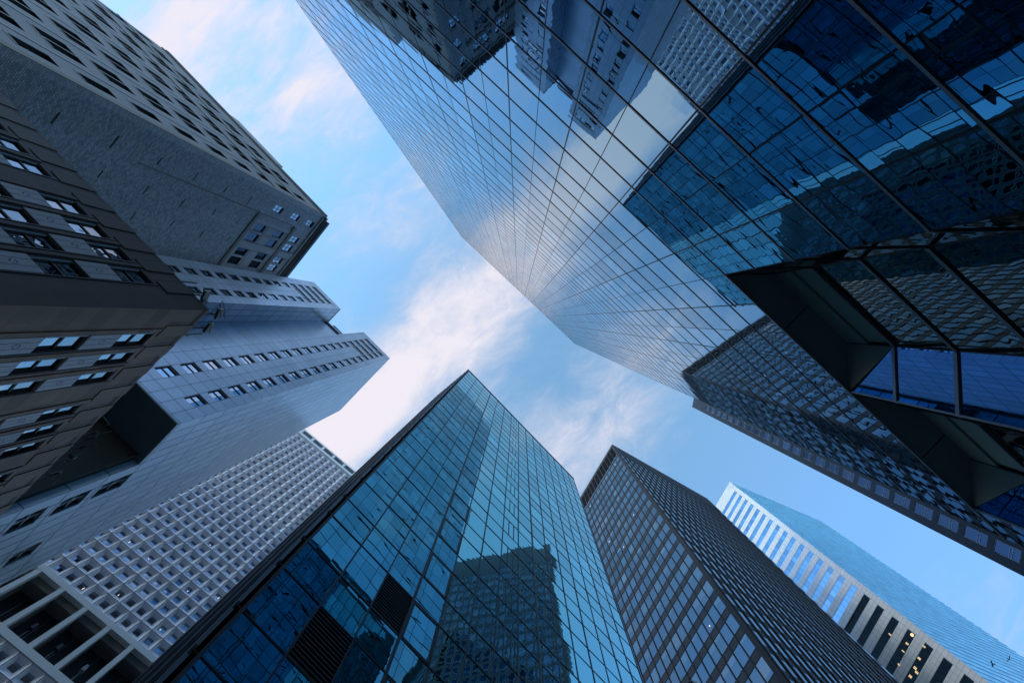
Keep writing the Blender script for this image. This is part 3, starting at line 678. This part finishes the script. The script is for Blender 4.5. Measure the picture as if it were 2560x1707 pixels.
# ---------------------------------------------------------------- L2: blue-grey steel clad twin-prong tower
def l2tower():
    H = 139.6; SF = 52.9
    T = thing('steel_clad_tower', 'blue-grey metal-panelled tower with two projecting prongs of small paired windows and a dark overhang', 'skyscraper', (*ur(-30, -38), 0))
    a, b = ur(-42.65, -28.0), ur(-16.3, -28.8); F = Face(a, b)
    cor = b; se = ur(-16.45, -46.5); S = Face(cor, se)
    r_ = lambda u: -28.0 - (.8 / 26.35) * (u + 42.65)
    cm = MB('steel_panel', 'core_dark')
    # bodies behind the facade sheets
    cm.prism([ur(-42.6, r_(-42.6) - .5), ur(-33.4, r_(-33.4) - .5), ur(-33.4, -33.2), ur(-42.6, -33.2)], SF, H - .3, 1)
    cm.prism([ur(-25.35, r_(-25.35) - .5), ur(-16.9, r_(-16.4) - .5), ur(-16.9, -33.2), ur(-25.35, -33.2)], SF, H - .3, 1)
    cm.prism([ur(-42.5, -33.3), ur(-17.0, -33.3), ur(-17.0, -46), ur(-42.5, -46)], HG, H - .3, 1)
    cm.build('core', T, fix=True)
    sof = MB('soffit_panel'); sof.prism([a, ur(-33.35, r_(-33.35)), ur(-33.35, -34), ur(-42.65, -34)], SF - .25, SF, 0)
    sof.prism([ur(-25.4, r_(-25.4)), (b[0], b[1]), ur(-16.34, -33.95), ur(-25.4, -33.95)], SF - .25, SF, 0)
    sof.prism([ur(-33.3, -32.5), ur(-25.45, -32.5), ur(-25.45, -33.95), ur(-33.3, -33.95)], SF - .25, SF, 0)
    sof.build('soffit', T, fix=True)
    rf = MB('steel_panel'); rf.prism([a, ur(-33.3, r_(-33.3)), ur(-33.3, -32.6), ur(-42.65, -32.6)], H - .5, H)
    rf.prism([ur(-25.4, r_(-25.4)), b, ur(-16.34, -32.6), ur(-25.4, -32.6)], H - .5, H); rf.prism([ur(-42.65, -32.7), ur(-16.35, -32.7), ur(-16.45, -46.5), ur(-42.65, -46.5)], H - .5, H - .02)
    rf.build('parapet', T, fix=True)
    rects = []
    J0 = 63.85; JP = 4.27
    for (c0, c1) in ((2.0, 3.38), (6.22, 7.6), (19.5, 20.9), (23.72, 25.1)):
        k = -1
        while J0 + JP * k < H - 3: rects.append((c0, c1, J0 + JP * k - 2.75, J0 + JP * k)); k += 1
    big = []
    for (c0, c1) in ((3.38, 6.22), (20.9, 23.72)):
        for k in range(14, 18): big.append((c0 + .15, c1 - .15, J0 + JP * k - 2.75, J0 + JP * k))
    P1 = (0, 9.3); P2 = (17.25, F.W)
    m = MB('steel_panel', 'steel_panel'); allr = rects + big
    walls(F, m, P1[0], P1[1], SF, H - .5, [r for r in allr if r[1] < 9.4], 0, depth=.18)
    walls(F, m, P2[0], P2[1], SF, H - .5, [r for r in allr if r[0] > 9.4], 0, depth=.18)
    m.build('wall', T)
    jm = MB('dark_slot')
    k = -2
    while J0 + JP * k < H - 1:
        h = J0 + JP * k
        for P in (P1, P2): F.rect(jm, P[0], P[1], h + .0, h + .07, .004)
        k += 1
    for s in (1.95, 3.43, 4.8, 6.17, 7.65, 17.75, 19.45, 20.95, 22.3, 23.67, 25.15): F.rect(jm, s - .02, s + .02, SF, H - 1, .006)
    jm.build('panel_joints', T)
    def win(m, f, q):
        a_, b_, c_, d_ = q[:4]; mh = c_ + (d_ - c_) * .47
        warp(f, m, a_, b_, c_, d_, -.16, 0, .004)
        f.box(m, a_, b_, mh - .10, mh + .10, -.17, -.11, 1); f.box(m, a_, b_, d_ - .34, d_, -.17, -.05, 1); f.box(m, a_, a_ + .07, c_, d_ - .34, -.17, -.05, 1)
    parts('window', [(F, r) for r in allr], win, ['bright_window_glass', 'dark_frame_reveal_shade'], T)
    # side of the first prong, back of the recess, side of the second prong
    m = MB('steel_panel_side')
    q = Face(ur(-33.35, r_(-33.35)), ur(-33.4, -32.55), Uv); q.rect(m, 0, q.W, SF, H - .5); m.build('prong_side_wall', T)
    m = MB('steel_panel', 'dark_frame_reveal_shade')
    q = Face(ur(-33.4, -32.55), ur(-25.4, -32.6)); q.rect(m, 0, q.W, SF, H - 4, 0); q.box(m, 0, q.W, H - 4, H - 1.2, -.3, -.25, 1); q.box(m, 0, q.W, H - 1.2, H - .5, -.2, .02, 0); m.build('recess_wall', T)
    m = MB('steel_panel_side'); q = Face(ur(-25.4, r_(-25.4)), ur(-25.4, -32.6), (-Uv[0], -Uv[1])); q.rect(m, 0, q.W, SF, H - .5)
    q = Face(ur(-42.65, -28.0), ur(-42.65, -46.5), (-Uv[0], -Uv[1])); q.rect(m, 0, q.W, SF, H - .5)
    m.build('outer_side_wall', T)
    # long street side
    sr = [(6.4, 8.2, 49.4, 53.2), (6.4, 8.2, 45.0, 48.2), (6.4, 8.2, 41.0, 43.7), (12.5, 14.1, 45.4, 48.2), (6.4, 8.2, 37, 39.6)]
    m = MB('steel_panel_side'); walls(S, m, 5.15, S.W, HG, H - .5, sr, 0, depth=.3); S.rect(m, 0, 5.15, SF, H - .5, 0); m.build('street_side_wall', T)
    def win2(m, f, q):
        a_, b_, c_, d_ = q[:4]; f.rect(m, a_, b_, c_, d_, -.26, 0); mid = c_ + (d_ - c_) * .55
        f.box(m, a_, b_, mid - .06, mid + .06, -.26, -.16, 1); m2_ = (a_ + b_) / 2; f.box(m, m2_ - .04, m2_ + .04, c_, d_, -.26, -.16, 1); f.box(m, b_ - .1, b_, c_, d_, -.27, -.1, 2); f.box(m, a_, b_ - .1, c_, c_ + .1, -.27, -.1, 2)
    parts('window', [(S, r) for r in sr], win2, ['old_window_glass', 'light_metal', 'dark_frame_reveal_shade'], T)
    # set-back base under the overhang
    m = MB('base_panel_lit')
    q = Face(ur(-42.6, -33.95), ur(-16.36, -33.95)); q.rect(m, 0, q.W, HG, SF - .25)
    m.build('base_wall', T)
    gr = MB('light_metal', 'frame_white')
    P = [(*px(x, y, 52.4)[:2], zh(52.42)) for x, y in ((257, 1041), (274, 1061), (232, 1071), (222, 1060))]
    A0, B0, C0, D0 = [Vector(p) for p in P]
    for k in range(16):
        t = (k + .25) / 16; u = t + .03
        gr.solid([tuple(A0.lerp(B0, t)), tuple(A0.lerp(B0, u)), tuple(D0.lerp(C0, u)), tuple(D0.lerp(C0, t))], [tuple(v + Vector((0, 0, .1))) for v in (A0.lerp(B0, t), A0.lerp(B0, u), D0.lerp(C0, u), D0.lerp(C0, t))])
    for p, q in ((A0, B0), (B0, C0)): gr.beam(p, q, .05, 1)
    gr.build('soffit_grille', T, fix=True)
    # roof plant
    m = MB('steel_panel_side', 'cornice_blue', 'antenna_grey')
    m.prism([ur(-33.0, -33.6), ur(-29.4, -33.6), ur(-29.4, -40), ur(-33.0, -40)], H, 143, 0)
    m.prism([ur(-33.6, -34.2), ur(-28.6, -34.4), ur(-28.6, -40), ur(-33.6, -40)], 143, 148, 1)
    m.build('roof_plant_room', T, fix=True)
l2tower()

# ---------------------------------------------------------------- L1: grey brick and limestone tower
def l1tower():
    H = 129.3; c = ur(-47.55, -13.1); a = ur(-98.9, -10.72); e = ur(-45.7, -34.0)
    T = thing('brick_tower', 'tall grey brick and limestone tower at upper left with punched windows and a bracketed cornice', 'skyscraper', (*ur(-60, -22), 0))
    U_ = Face(a, c); S = Face(c, e); W = U_.W
    bk = ur(-98.9, -34)
    cm = MB('core_dark'); cm.prism([ur(-98.4, -11.5), ur(-48.2, -13.8), ur(-47.1, -33.5), ur(-98.4, -33.5)], HG, H - .3); cm.build('core', T, fix=True)
    rf = MB('limestone_trim', 'limestone'); rf.prism([a, c, e, bk], H - .7, H); rf.build('parapet', T, fix=True)
    rects = []
    tt = [(2.1, 3.8)]
    for k in range(6): tt += [(7.0 + 7 * k, 8.72 + 7 * k), (9.0 + 7 * k, 10.72 + 7 * k)]
    tt.append((48.4, 50.1))
    cols = [(W - t1, W - t0) for t0, t1 in tt if t1 < W - .6]
    for (s0, s1) in cols:
        for k in range(-6, 10):
            h0 = 51.1 + 8.07 * k
            if h0 + 4.8 < H - 2: rects.append((round(s0, 3), round(s1, 3), round(h0, 3), round(h0 + 4.8, 3)))
    m = MB('limestone_shaded', 'dark_frame_reveal_shade'); walls(U_, m, 0, W, HG, H - .7, rects, 0, 1, depth=.55); m.build('street_wall', T)  # reveals coloured dark as well: shade inside the openings is painted in
    def win(m, f, q):
        a_, b_, c_, d_ = q[:4]; mh = (c_ + d_) / 2; mid = (a_ + b_) / 2
        warp(f, m, a_, b_, c_, d_, -.48, 0, .006)
        f.box(m, a_, b_, mh - .09, mh + .09, -.49, -.38, 1); f.box(m, mid - .05, mid + .05, c_, d_, -.49, -.42, 1)
        f.box(m, a_, a_ + .08, c_, d_, -.49, -.35, 1); f.box(m, b_ - .08, b_, c_, d_, -.49, -.35, 1); f.box(m, a_ - .06, b_ + .06, c_ - .2, c_, -.05, .06, 2)
    parts('window', [(U_, r) for r in rects], win, ['shadow_window_glass', 'dark_frame_reveal_shade', 'limestone'], T)
    pm = MB('limestone_trim', 'limestone')
    U_.box(pm, W - .95, W, HG, H - .7, .0, .06, 0)
    for s in [W - 5.4 - 7 * k for k in range(7)]: U_.box(pm, s - .12, s + .12, HG, 120, 0, .08, 1)
    for h in (102.9, 112.2): U_.box(pm, 0, W - 1, h, h + .5, 0, .12, 0)
    U_.box(pm, -.3, W, 126.5, 127.2, -.2, .16, 0); U_.box(pm, -.3, W, 127.9, H + .1, -.2, .25, 0)
    pm.build('pilaster', T, fix=True)
    # brick flank
    SW = S.W; sr = []
    col1 = [(2.52, 3.88, 105.8, 109.6), (2.52, 3.88, 113.9, 117.9), (2.52, 3.88, 122.0, 126.0)]
    col2 = [(7.1, 8.65, h, h + 4.2) for h in (104.3, 112.4, 120.5)]; col3 = [(9.25, 11.0, h, h + 4.2) for h in (104.3, 112.4, 120.5)]; col4 = [(12.7, 14.3, h, h + 4.2) for h in (104.3, 112.4, 120.5)]; col4 += [(14.75, 16.4, h, h + 4.2) for h in (104.3, 112.4, 120.5)]
    sr = col1 + col2 + col3 + col4
    m = MB('grey_brick', 'limestone'); walls(S, m, 0, 6.3, HG, H - .7, col1, 0, 1, .35)
    S.rect(m, 6.3, SW, HG, 102.2, 0, 0); walls(S, m, 6.3, SW, 102.2, H - .7, col2 + col3 + col4, 1, 1, .35)
    m.build('brick_wall', T)
    def win3(m, f, q):
        a_, b_, c_, d_ = q[:4]; mh = (c_ + d_) / 2; mid = (a_ + b_) / 2; sash = a_ < 4 or c_ > 120
        warp(f, m, a_, b_, c_, d_, -.22, 0 if sash else 2, .005)
        if sash: f.box(m, mid - .05, mid + .05, c_, d_, -.23, -.17, 1); f.box(m, a_, b_, mh - .07, mh + .07, -.23, -.18, 1)
        f.box(m, b_ - .07, b_, c_, d_, -.24, -.1, 1); f.box(m, a_, b_, d_ - .3, d_, -.24, -.06, 1); f.box(m, a_, b_, c_, c_ + .18, -.24, -.03, 3)
    parts('window', [(S, r) for r in sr], win3, ['small_window_glass', 'dark_frame_reveal_shade', 'granite_window_glass', 'window_frame_pale'], T)
    tm = MB('limestone', 'limestone_trim', 'dark_slot', 'pale_patch', 'pale_brick')
    S.rect(tm, 0, .78, HG, H - .8, .02, 4)                        # quoin strip
    S.box(tm, 4.95, 5.12, 70, 118.2, 0, .10, 1)                     # pipe run
    S.box(tm, 4.95, SW, 102.0, 102.9, 0, .22, 1)                    # sill course of the stone frame
    S.box(tm, 8.72, 9.18, 103, 127, 0, .14, 0); S.box(tm, 6.35, 7.0, 103, 127, 0, .12, 0); S.box(tm, 11.1, 12.6, 103, 127, 0, .16, 0)
    for st in (7.02, 8.74, 9.12, 11.06, 12.62): S.box(tm, st, st + .06, 103, 127, 0, .20, 1)
    for h in (110.2, 118.3): S.box(tm, 6.35, SW, h - 1.0, h + 1.2, 0, .05, 0)
    S.box(tm, 5.5, 5.75, 117.5, 119, 0, .25, 1); S.box(tm, 5.2, SW, 118.2, 119.4, 0, .30, 1)
    tm.build('stone_frame', T, fix=True)
    for k in range(12):
        for (s, off_, L_, mi, wd) in ((3.2, 0, 1.5, 0, .3), (2.9, 3.6, 1.7, 1, .65), (7.4, 1.4, 1.2, 0, .3), (7.2, 4.6, 1.6, 1, .55), (11.2, 2.6, 1.2, 0, .3), (11.0, 6.0, 1.5, 1, .5)):
            hh = 24 + 8.1 * k + off_
            if hh > 100 - (0 if s > 5 else -2): continue
            ss = s + random.uniform(-.2, .2); L2_ = L_ * random.uniform(.8, 1.2)
            sm = MB('dark_slot', 'pale_patch'); S.rect(sm, ss, ss + L2_, hh, hh + wd * random.uniform(.7, 1.1), .008, mi)
            sm.build('wall_patch' if mi else 'wall_slot', T)
    co_ = MB('cornice_blue', 'limestone_trim', 'limestone')
    S.box(co_, .5, SW, 127.0, 127.9, -.2, .35, 2); S.box(co_, .2, SW, 127.9, 128.7, -.2, .75, 1); S.box(co_, .9, SW, 128.7, H + .6, -.3, 1.25, 0)
    s = 1.1
    while s < SW: S.box(co_, s, s + .22, 128.1, 128.69, .76, 1.1, 1); s += .5
    co_.build('cornice', T, fix=True)
    pent = MB('limestone', 'cornice_blue')
    pent.prism([ur(-86.5, -12.35), ur(-70.2, -13.15), ur(-70.2, -28), ur(-86.5, -28)], H, 145, 0)
    pent.build('roof_house', T, fix=True)
l1tower()

# ---------------------------------------------------------------- L0: dark stone building, left edge
def l0tower():
    H = 30.0; c = ur(-12.2, -10.91); a = ur(-28.08, -10.1); e = ur(-12.85, -27.6)
    a = (c[0] + (a[0] - c[0]) * 1.5, c[1] + (a[1] - c[1]) * 1.5)
    T = thing('dark_stone_building', 'dark brown stone-clad building at the left edge with carved blue-grey panels between its windows', 'building', (*ur(-18, -20), 0))
    A_ = Face(a, c); B_2 = Face(c, e); WA = A_.W; WB = B_2.W; sh = WA - 15.9
    cm = MB('core_dark'); cm.prism([A_.xy(.3, -.6), ur(-12.8, -11.6), ur(-13.4, -27.3), ur(-36, -27.3)], HG, H - .4); cm.build('core', T, fix=True)
    rf = MB('brown_stone_shaded', 'roof_gravel'); rf.prism([a, c, e, ur(-36, -27.6)], H - .5, H - .02); rf.build('roof_slab', T, fix=True)
    rowsA = [25.2 - 4.12 * k for k in range(6)]; wh = 2.15
    def side(F, cols, nm, stone, gl):
        rects = [(s0, s1, h, h + wh) for (s0, s1) in cols for h in rowsA]
        m = MB(stone, 'dark_frame_reveal_shade'); walls(F, m, 0, F.W, HG, H - .5, rects, 0, 1, .2); m.build('stone_wall', T)  # stone reveals get the dark colour, which carries their shade
        def win(m, f, q):
            a_, b_, c_, d_ = q[:4]; mh = (c_ + d_) / 2
            warp(f, m, a_ + .14, b_, c_, mh - .03, -.15, 0, .006); warp(f, m, a_ + .14, b_, mh + .03, d_, -.13, 0, .006)
            f.box(m, a_ + .14, b_, mh - .05, mh + .05, -.18, -.10, 1); f.box(m, b_ - .03, b_, c_, d_, -.18, -.08, 1)
            f.box(m, a_, a_ + .09, c_, d_, -.18, -.03, 2); f.box(m, a_ + .09, a_ + .14, c_, d_, -.18, -.09, 1)
            f.box(m, a_, b_, d_ - .08, d_, -.18, -.04, 1)
        parts('window', [(F, r) for r in rects], win, [gl, 'dark_frame_reveal_shade', 'window_frame_blue'], T)
        for (s0, s1) in cols:
            for h in rowsA:
                p0, p1 = h - 1.9, h - .05
                q = MB('carved_panel', 'carved_line'); F.box(q, s0, s1, p0, p1, -.1, -.04 + .06, 0)
                for t in (.3, .68):                              # two wavy incised lines and a centre medallion
                    n = 12; ln = [(s0 + (s1 - s0) * (t + .025 * math.sin(i * 1.9 + t * 9)), p0 + (p1 - p0) * i / n) for i in range(n + 1)]
                    for i in range(n):
                        P = [F.p(ln[i][0] - .012, ln[i][1], .023), F.p(ln[i][0] + .012, ln[i][1], .023), F.p(ln[i + 1][0] + .012, ln[i + 1][1], .023), F.p(ln[i + 1][0] - .012, ln[i + 1][1], .023)]
                        q.quad(P if F.ccw else P[::-1], 1)
                mc = ((s0 + s1) / 2, (p0 + p1) / 2)
                for i in range(10):
                    t0, t1 = 2 * math.pi * i / 10, 2 * math.pi * (i + 1) / 10; R1, R2 = .12, .085
                    P = [F.p(mc[0] + R1 * math.cos(t0), mc[1] + R1 * 1.5 * math.sin(t0), .024), F.p(mc[0] + R1 * math.cos(t1), mc[1] + R1 * 1.5 * math.sin(t1), .024), F.p(mc[0] + R2 * math.cos(t1), mc[1] + R2 * 1.5 * math.sin(t1), .024), F.p(mc[0] + R2 * math.cos(t0), mc[1] + R2 * 1.5 * math.sin(t0), .024)]
                    if i % 4: q.quad(P, 1)
                q.build('carved_panel', T)
        m = MB(stone, 'black_metal')
        for i, (s0, s1) in enumerate(cols):
            lo = s0 - .06; F.box(m, s0 - .30, s0 - .10, HG, 27.6, 0, .05, 0); F.box(m, s1 + .04, s1 + .09, HG, 27.6, 0, .03, 1)
        F.box(m, 0, F.W, 29.8, H + .05, -.1, .012, 0)
        s = .9
        while s < F.W - 1.2: F.box(m, s, s + .035, 27.7, 29.7, -.01, .008, 1); F.box(m, s + .2, s + .95, 27.7, H + .05, -.02, .045, 0); s += 1.49
        m.build('pier_and_coping', T, fix=True)
    ca_ = []
    for base in (13.2, 6.15):
        ca_ += [(base - 1.5 * k, base - 1.5 * k + 1.0) for k in range(4 if base > 10 else 4)]
    ca_ = [(a0 + sh, a1 + sh) for a0, a1 in ca_]; ca_ += [(a0 - 7.05, a1 - 7.05) for a0, a1 in ca_[4:8] if a0 - 7.05 > .4]
    side(A_, ca_, 'a', 'brown_stone_shaded', 'curtained_window_glass')
    side(B_2, [(1.6, 2.42), (2.87, 3.6), (4.15, 4.87), (6.46, 7.12), (7.7, 8.37), (8.9, 9.54), (11.1, 11.75), (12.35, 13.0), (13.6, 14.2)], 'b', 'brown_stone_lit', 'old_window_glass')
    return A_, B_2
l0tower()

# ---------------------------------------------------------------- roof antennas on the dark stone building
def antenna(x, y, h, dx, dy, wd, th, ln, label, cables=3, box=False, mi=0):
    """x,y photo place; (dx,dy) direction the panel's width runs; width, thickness, height in metres"""
    X_, Y_ = px(x, y, h); z = zh(h); t = thing('cell_antenna', label, 'antenna', (X_, Y_, z), 'phone antennas on the roof edge of the dark stone building')
    q = math.hypot(dx, dy); ct, st = dx / q, dy / q
    rr = math.hypot(X_, Y_); ox, oy = X_ / rr, Y_ / rr                  # back towards the roof
    def bx(m, cx, cy, cz, lx, ly, lz, mi=0):
        P = [(cx + i * lx * ct - j * ly * st, cy + i * lx * st + j * ly * ct) for i, j in ((-.5, -.5), (.5, -.5), (.5, .5), (-.5, .5))]
        m.solid([(X_ + p[0], Y_ + p[1], z + cz - lz / 2) for p in P], [(X_ + p[0], Y_ + p[1], z + cz + lz / 2) for p in P], mi)
    m = MB('antenna_grey', 'antenna_dark'); bx(m, 0, 0, 0, wd, th, ln, mi); bx(m, 0, 0, -ln / 2 - .02, wd * .86, th * .7, .03, 1); m.build('antenna_panel', t, fix=True)
    m = MB('antenna_dark')
    bk = (X_ + ox * .45, Y_ + oy * .45)
    m.beam((X_ + ox * .16, Y_ + oy * .16, z - .35), (X_ + ox * .16, Y_ + oy * .16, z + .5), .035)
    for dz in (-.12, .14): m.beam((X_ + ox * .05, Y_ + oy * .05, z + dz), (bk[0], bk[1], z + dz), .028)
    m.beam((bk[0], bk[1], z - .5), (bk[0], bk[1], z + .4), .04)
    m.build('mast', t, fix=True)
    for k in range(cables):
        m = MB('antenna_dark'); a0 = Vector((X_ + ct * wd * (.3 * k - .3), Y_ + st * wd * (.3 * k - .3), z - ln / 2)); a1 = Vector((bk[0] - st * .25 * (k - 1), bk[1] + ct * .25 * (k - 1), z + .1))
        sag = Vector((-ox * .10 + ct * (.10 + .12 * k), -oy * .10 + st * (.10 + .12 * k), -.22 - .05 * k)); n = 10
        pts = [a0.lerp(a1, i / n) + sag * math.sin(math.pi * i / n) for i in range(n + 1)]
        for i in range(n): m.beam(pts[i], pts[i + 1], .017, n=5)
        m.build('cable', t, fix=True)
    if box:
        m = MB('antenna_grey'); bx(m, -.05, .40, -.1, .32, .20, .34); m.build('radio_box', t, fix=True)
antenna(514, 739, 31.0, 50, -100, .58, .13, .34, 'upright panel antenna with a square grey radio box above the stone corner', box=True)
antenna(548, 785, 31.0, 42, -97, .60, .14, .34, 'panel antenna jutting farthest out from the stone corner under looping black cables', cables=5)
antenna(522, 819, 31.0, 65, -85, .62, .15, .34, 'panel antenna just below the stone corner with tangled black cables', cables=4)
antenna(483, 835, 31.0, 10, 90, .07, .16, 1.05, 'slim pale bar antenna low on the brown side of the corner', cables=1)
antenna(471, 706, 31.0, 10, 90, .09, .16, 1.05, 'slim pale bar antenna above the dark side of the corner', cables=1)
antenna(232, 1083, 31.6, 90, -20, .5, .12, .12, 'rounded pale antenna head over the dark overhang, topmost of the lower row', cables=2)
antenna(262, 1082, 31.6, 90, -22, .75, .04, .04, 'thin rod antenna reaching farthest across the dark overhang, above its shorter twin', cables=0)
antenna(226, 1096, 31.6, 90, -25, .65, .09, .09, 'long tube antenna over the dark overhang below the rounded head', cables=1)
antenna(228, 1115, 31.6, 90, -25, .75, .04, .04, 'thin rod antenna over the dark overhang, lower of the two rods', cables=0)
antenna(200, 1119, 31.6, 90, -25, .75, .11, .10, 'pale tube antenna at the lower end of the dark overhang', cables=2)
antenna(183, 1140, 31.6, 60, 60, .30, .16, .2, 'small black antenna box in front of the blue base wall', cables=3, mi=1)
antenna(140, 1183, 31.6, 90, -20, .6, .12, .14, 'lowest antenna on the roof edge, small bar with a black bracket', cables=4)

# ---------------------------------------------------------------- two birds
def bird(x, y, h, ang, sp, label):
    X_, Y_ = px(x, y, h); z = zh(h); t = thing('bird', label, 'bird', (X_, Y_, z), 'birds gliding past the blue tower')
    ct, st = math.cos(ang), math.sin(ang); tr = lambda a, b, c: (X_ + a * ct - b * st, Y_ + a * st + b * ct, z + c)
    m = MB('bird_dark'); prof = [(-.5, .005), (-.36, .03), (-.22, .06), (0, .09), (.18, .075), (.27, .045), (.33, .055), (.38, .04), (.44, .006)]
    n = 8; rings = [[tr(a * sp, r * sp * math.cos(2 * math.pi * k / n), r * sp * math.sin(2 * math.pi * k / n)) for k in range(n)] for a, r in prof]
    i0 = 0; vs = [p for r in rings for p in r]; m.v = vs
    for i in range(len(rings) - 1):
        for k in range(n): m.f.append((i * n + k, i * n + (k + 1) % n, (i + 1) * n + (k + 1) % n, (i + 1) * n + k)); m.mi.append(0); m.uv.append([(0, 0)] * 4)
    def wing(sgn):
        top = [(.16, .05, .02), (.20, .35, .14), (.05, .75, .20), (-.12, .98, .12), (-.14, .72, .16), (-.10, .40, .10), (-.14, .05, .0)]
        m.solid([tr(a * sp, sgn * b * sp, (c - .012) * sp) for a, b, c in top], [tr(a * sp, sgn * b * sp, (c + .012) * sp) for a, b, c in top])
    wing(1); wing(-1)
    tail = [(-.30, -.04, 0), (-.62, -.13, 0), (-.66, 0, 0), (-.62, .13, 0), (-.30, .04, 0)]; m.solid([tr(a * sp, b * sp, -.01) for a, b, c in tail], [tr(a * sp, b * sp, .01) for a, b, c in tail])
    m.build('body', t, fix=True)
bird(2482, 1660, 60, 2.8, .42, 'dark bird with wings spread, lower left of the two birds')
bird(2523, 1647, 62, .5, .42, 'dark bird tilted in flight, upper right of the two birds')
